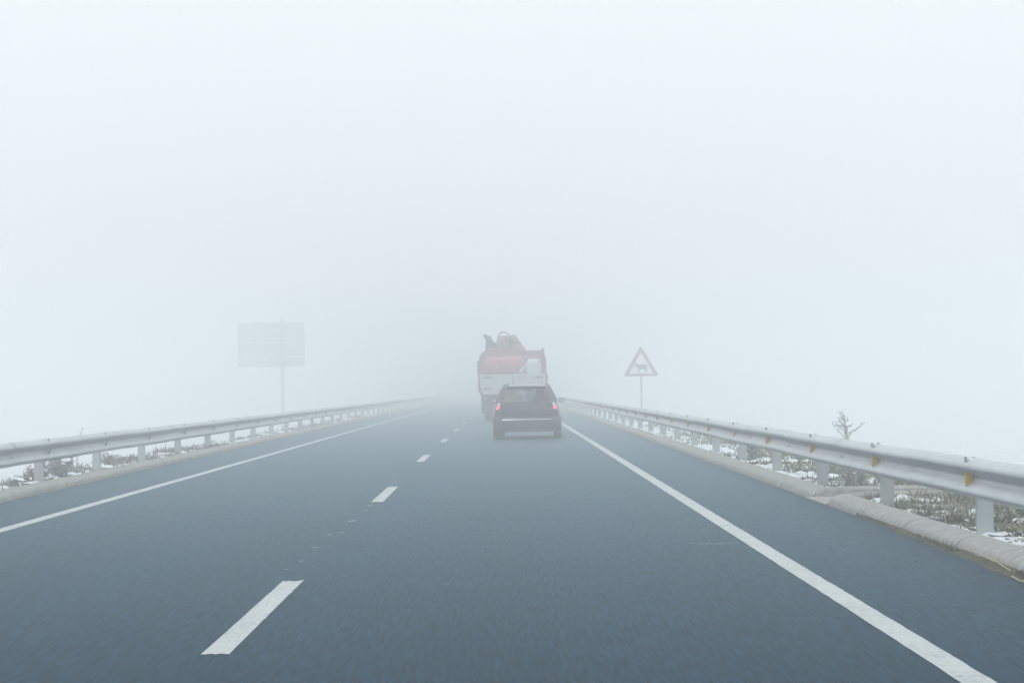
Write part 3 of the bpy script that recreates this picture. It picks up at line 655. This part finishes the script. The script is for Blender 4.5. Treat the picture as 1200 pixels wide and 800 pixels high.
# tailboard: two leaves with ribs and hinges
for (a, c) in ((W0+.03, .045), (.055, W1-.02)):
    mb = MB(); mb.prism([(a + (.10 if a < -1 else 0), 1.06), (c, 1.06), (c, 1.86), (a, 1.86), (a, 1.36)], 0, .055)
    lf = mb.build('tailboard', M_TWHITE, tr)
    mb = MB(); mb.box(a+.02, c-.02, -.018, -.001, 1.80, 1.845); mb.build('tailboard_rail', M_TWHITE, lf)
    for zz in (1.26, 1.70):
        q = MB(); xx = a+.16 if a < -1 else c-.40; q.box(xx, xx+.28, -.022, -.001, zz, zz+.05); q.build('hinge', M_TDARK, lf)
mb = MB(); mb.box(.038, .062, -.03, -.0005, 1.08, 1.84); mb.build('latch_bar', M_TDARK, tr)
for s, xx in ((-1, W0), (1, W1)):
    mb = MB(); mb.box(xx-.02, xx+.02, .06, 5.4, 1.15, 1.86)
    for k in range(6): mb.box(xx+(s*.021 if s > 0 else s*.021-.03), xx+(s*.021+.03 if s > 0 else s*.021), .3+k, .38+k, 1.16, 1.85)
    mb.build('side_board', M_TRED, tr)
    mb = MB(); mb.box(xx-s*.13-.05, xx-s*.13+.05, .08, .20, 1.865, 2.70 if s < 0 else 2.86); mb.box(xx-s*.13-.12, xx-s*.13+.10, .205, .30, 1.865, 2.6); mb.build('corner_stake', M_TRED, tr)
mb = MB(); mb.box(W0+.13, W1-.13, 1.2, 1.34, 2.60, 2.80); mb.box(W0+.13, W1-.13, 1.341, 1.40, 2.42, 2.48); mb.build('header_beam', M_TRED, tr)
# under-run gear, flaps, lamps
mb = MB(); mb.box(-1.15, 1.2, .05, .16, .50, .62); mb.box(-.9, -.8, .10, .2, .62, .93); mb.box(.8, .9, .10, .2, .62, .93); mb.build('under_run_bar', M_TDARK, tr)
for s in (-1, 1):
    mb = MB(); mb.box(s*.92-.30, s*.92+.30, .42, .45, .30, 1.0); mb.build('mud_flap', M_RUB, tr)
    mb = MB(); mb.box(s*1.02-.16, s*1.02+.16, .02, .10, .76, 1.00); lb = mb.build('lamp_box', M_TDARK, tr)
    mb = MB(); mb.box(s*1.05-.05, s*1.05+.05, .006, .019, .86, .96); mb.build('tail_lamp', mat('truck_lamp', (.5,.03,.05), rough=.4, emit=((1,.12,.2), .25)), lb)
for s in (-1, 1):
    for y in (1.25, 2.6): wheel(tr, s*.84, y, .50, .54, s, .29)
    wheel(tr, s*1.0, 6.6, .50, .32, s, .29)
# cab with mirrors
mb = MB(); rs = []
for y, z1, w in ((5.75,2.55,1.20),(6.0,2.66,1.22),(7.1,2.66,1.22),(7.55,2.35,1.20),(7.75,1.5,1.20),(7.75,.6,1.20)):
    rs.append([(-w,y,.6 if y < 7.7 else z1-.02),(w,y,.6 if y < 7.7 else z1-.02),(w,y,z1),(w-.08,y,z1+.02),(-w+.08,y,z1+.02),(-w,y,z1)])
mb.loft(rs); cab = mb.build('cab', M_CAB, tr, bevel=.03)
for s in (-1, 1):
    mb = MB(); mb.box(s*1.36-.13, s*1.36+.13, 7.2, 7.32, 1.88, 2.50); mb.box(s*1.24-.06, s*1.24+.06, 7.22, 7.28, 2.40, 2.44); mb.build('cab_mirror', M_TDARK, tr, bevel=.02)
# folded loading crane behind the cab
Yc = TY + 4.9
cp = lambda px, py: (X(px, Yc), Zp(py, Yc))
cr = empty('loading_crane', (0, 4.9, 0)); cr.parent = tr
mb = MB(); mb.prism([cp(577,416), cp(616.5,412), cp(607,399), cp(602.5,392), cp(594,393), cp(582,393), cp(580.5,397), cp(580.5,403)], -.25, .25); mb.build('boom_housing', M_CRANE, cr, bevel=.03)
mb = MB(); mb.bar((*cp(585,394),0)[:1] + (-.30,) + (cp(585,394)[1],), (cp(612,412)[0], -.30, cp(612,412)[1]), .16, .10, side=(1,0,1)); mb.bar((cp(603,393)[0], -.36, cp(603,393)[1]), (cp(590,412)[0], -.36, cp(590,412)[1]), .10, .08); mb.build('boom_arm', M_CRANE, cr, bevel=.01)
mb = MB(); mb.box(-.35, .35, -.3, .3, 1.14, 2.62); mb.build('crane_column', M_CRANE, cr, bevel=.03)
mb = MB(); mb.tube([(cp(583,393)[0],-.2,cp(583,393)[1])] + [(cp(588.5-5.5*math.cos(t),393-4.2*math.sin(t))[0], -.2, cp(0,393-4.2*math.sin(t))[1]) for t in (.4,.9,1.4,1.9,2.4,2.8)] + [(cp(595,392)[0],-.2,cp(595,392)[1])], .028); mb.build('hydraulic_hose', M_TDARK, cr, smooth=True)
for px, py in ((585,401),(591,404),(596,398),(600,405)):
    mb = MB(); x, z = cp(px, py); mb.lathe_x([(0,0)], 0,0,0, n=3) if False else mb.tube([(x,-.31,z),(x,-.252,z)], .075, n=12); mb.build('pivot_pin', M_TWHITE, cr)
for (a, c, rr) in (((570,409.5),(596,408.5),.10),((584,399),(604,410),.07),((596,394),(598,411),.05),((590,396),(607,403),.045)):
    mb = MB(); pa, pc = cp(*a), cp(*c); mb.tube([(pa[0],-.42,pa[1]),((pa[0]*.4+pc[0]*.6),-.42,(pa[1]*.4+pc[1]*.6)),((pa[0]*.39+pc[0]*.61),-.42,(pa[1]*.39+pc[1]*.61)),(pc[0],-.42,pc[1])], [rr,rr,rr*.55,rr*.55], n=12); mb.build('hydraulic_ram', M_TRED if rr > .06 else M_TDARK, cr, smooth=True)
mb = MB(); mb.box(cp(566.5,0)[0], cp(633,0)[0], -.5, -.3, cp(0,416.5)[1], cp(0,411.5)[1]); mb.box(cp(600,0)[0], cp(612,0)[0], -.5, -.3, cp(0,411.4)[1], cp(0,407.5)[1]); mb.build('stowed_jib', M_TRED, cr, bevel=.02)
gr = empty('grapple', (0, 4.6, 0)); gr.parent = tr
gp = lambda px, py: (X(px, TY+4.6), Zp(py, TY+4.6))
def P3(px, py, y=0): a = gp(px, py); return (a[0], y, a[1])
mb = MB(); mb.prism([gp(566.5,416), gp(580.5,416), gp(581,404), gp(579.5,400.5), gp(577,400.8), gp(573,398), gp(568,395.6), gp(567.8,404)], -.2, .2); mb.build('grapple_body', M_TDARK, gr, bevel=.02)
for k, (a, c, e) in enumerate((((571,399),(568.5,395.5),(565.5,393)), ((577,403),(573,395),(565.5,391)), ((570,398.5),(571.5,394),(574,393.5)))):
    mb = MB(); mb.tube([P3(*a, -.1+k*.1), P3(*c, -.1+k*.1), P3(*e, -.1+k*.1)], [.05,.045,.03]); mb.build('grapple_tine', M_TDARK, gr, smooth=True)

# cover over the load: bulging, pulled to the right corner
def edge_right(z): return .02 + (z - 1.88)*.95     # slanting right hem
m = MB(); nu, nv = 26, 22; V = []
for j in range(nv+1):
    y = .14 + 4.2*j/nv
    for i in range(nu+1):
        t = i/nu; xl, xr = W0+.06, .66 + .12*math.sin(y*1.3)
        x = xl + (xr - xl)*t
        z = 1.90 + (.60 + .10*t)*min(1, (j/3)**.55 if j < 3 else 1)*(1 - .25*(1-min(1, t*7)))
        if t > .80: z -= (t-.80)/.20*.55
        z += .035*grid_noise(x, y, 1.8, 40) + .02*grid_noise(x, y, 5, 41)
        V.append((x, y - (.03*grid_noise(x, z, 4, 42) if j == 0 else 0), z))
m.add(V, [(j*(nu+1)+i, j*(nu+1)+i+1, (j+1)*(nu+1)+i+1, (j+1)*(nu+1)+i) for j in range(nv) for i in range(nu)])
# hanging front hem down to the tailboard, cut on a slant to the right
V = []; k0 = 9
for i in range(nu+1):
    top = Vector(m.v[i + 2*(nu+1)]); 
    for k in range(k0):
        t = k/(k0-1); z = top.z*(1-t) + 1.88*t; x = top.x
        x = min(x, edge_right(z)) if x > .0 else x
        V.append((x, .12 - .05*math.sin(t*3.14) + .03*grid_noise(x, z, 3.5, 43), z))
m.add(V, [(i*k0+k, (i+1)*k0+k, (i+1)*k0+k+1, i*k0+k+1) for i in range(nu) for k in range(k0-1)])
cv = m.build('load_cover', M_TARP, smooth=True, angle=80); tag(cv, 'faded red cover bulging over the left side of the truck load', 'tarpaulin')
sm = cv.modifiers.new('thickness', 'SOLIDIFY'); sm.thickness = .012
cv.location = (.27, TY, 0)
m = MB(); rs = []
for k in range(9):
    z = 1.16 + 1.30*k/8; f = 1 - .10*(abs(k-4)/4)**3 - (.18 if k == 8 else 0)
    ring = []
    for i in range(20):
        a = 2*math.pi*i/20; c, s_ = math.cos(a), math.sin(a); q = (abs(c)**4 + abs(s_)**4)**-.25
        ring.append((.93 + .36*f*q*c + .02*grid_noise(c*2, z*2, 1, 50+i), .55 + .40*f*q*s_, z))
    rs.append(ring)
m.loft(rs); sk = m.build('bulk_sack', M_SACK, smooth=True, angle=60); tag(sk, 'pale bulky sack standing behind the right half of the truck tailboard', 'sack'); sk.location = (.27, TY, 0)
m = MB(); m.tube([(0,0,0),(.10,-.02,.16),(.24,-.03,.24)], [.05,.06,.05], n=8); rl = m.build('load_bundle', M_SACK, smooth=True)
tag(rl, 'short pale roll leaning between the red cover and the pale sack', 'roll'); rl.location = (.27+.34, TY+.02, 1.90)
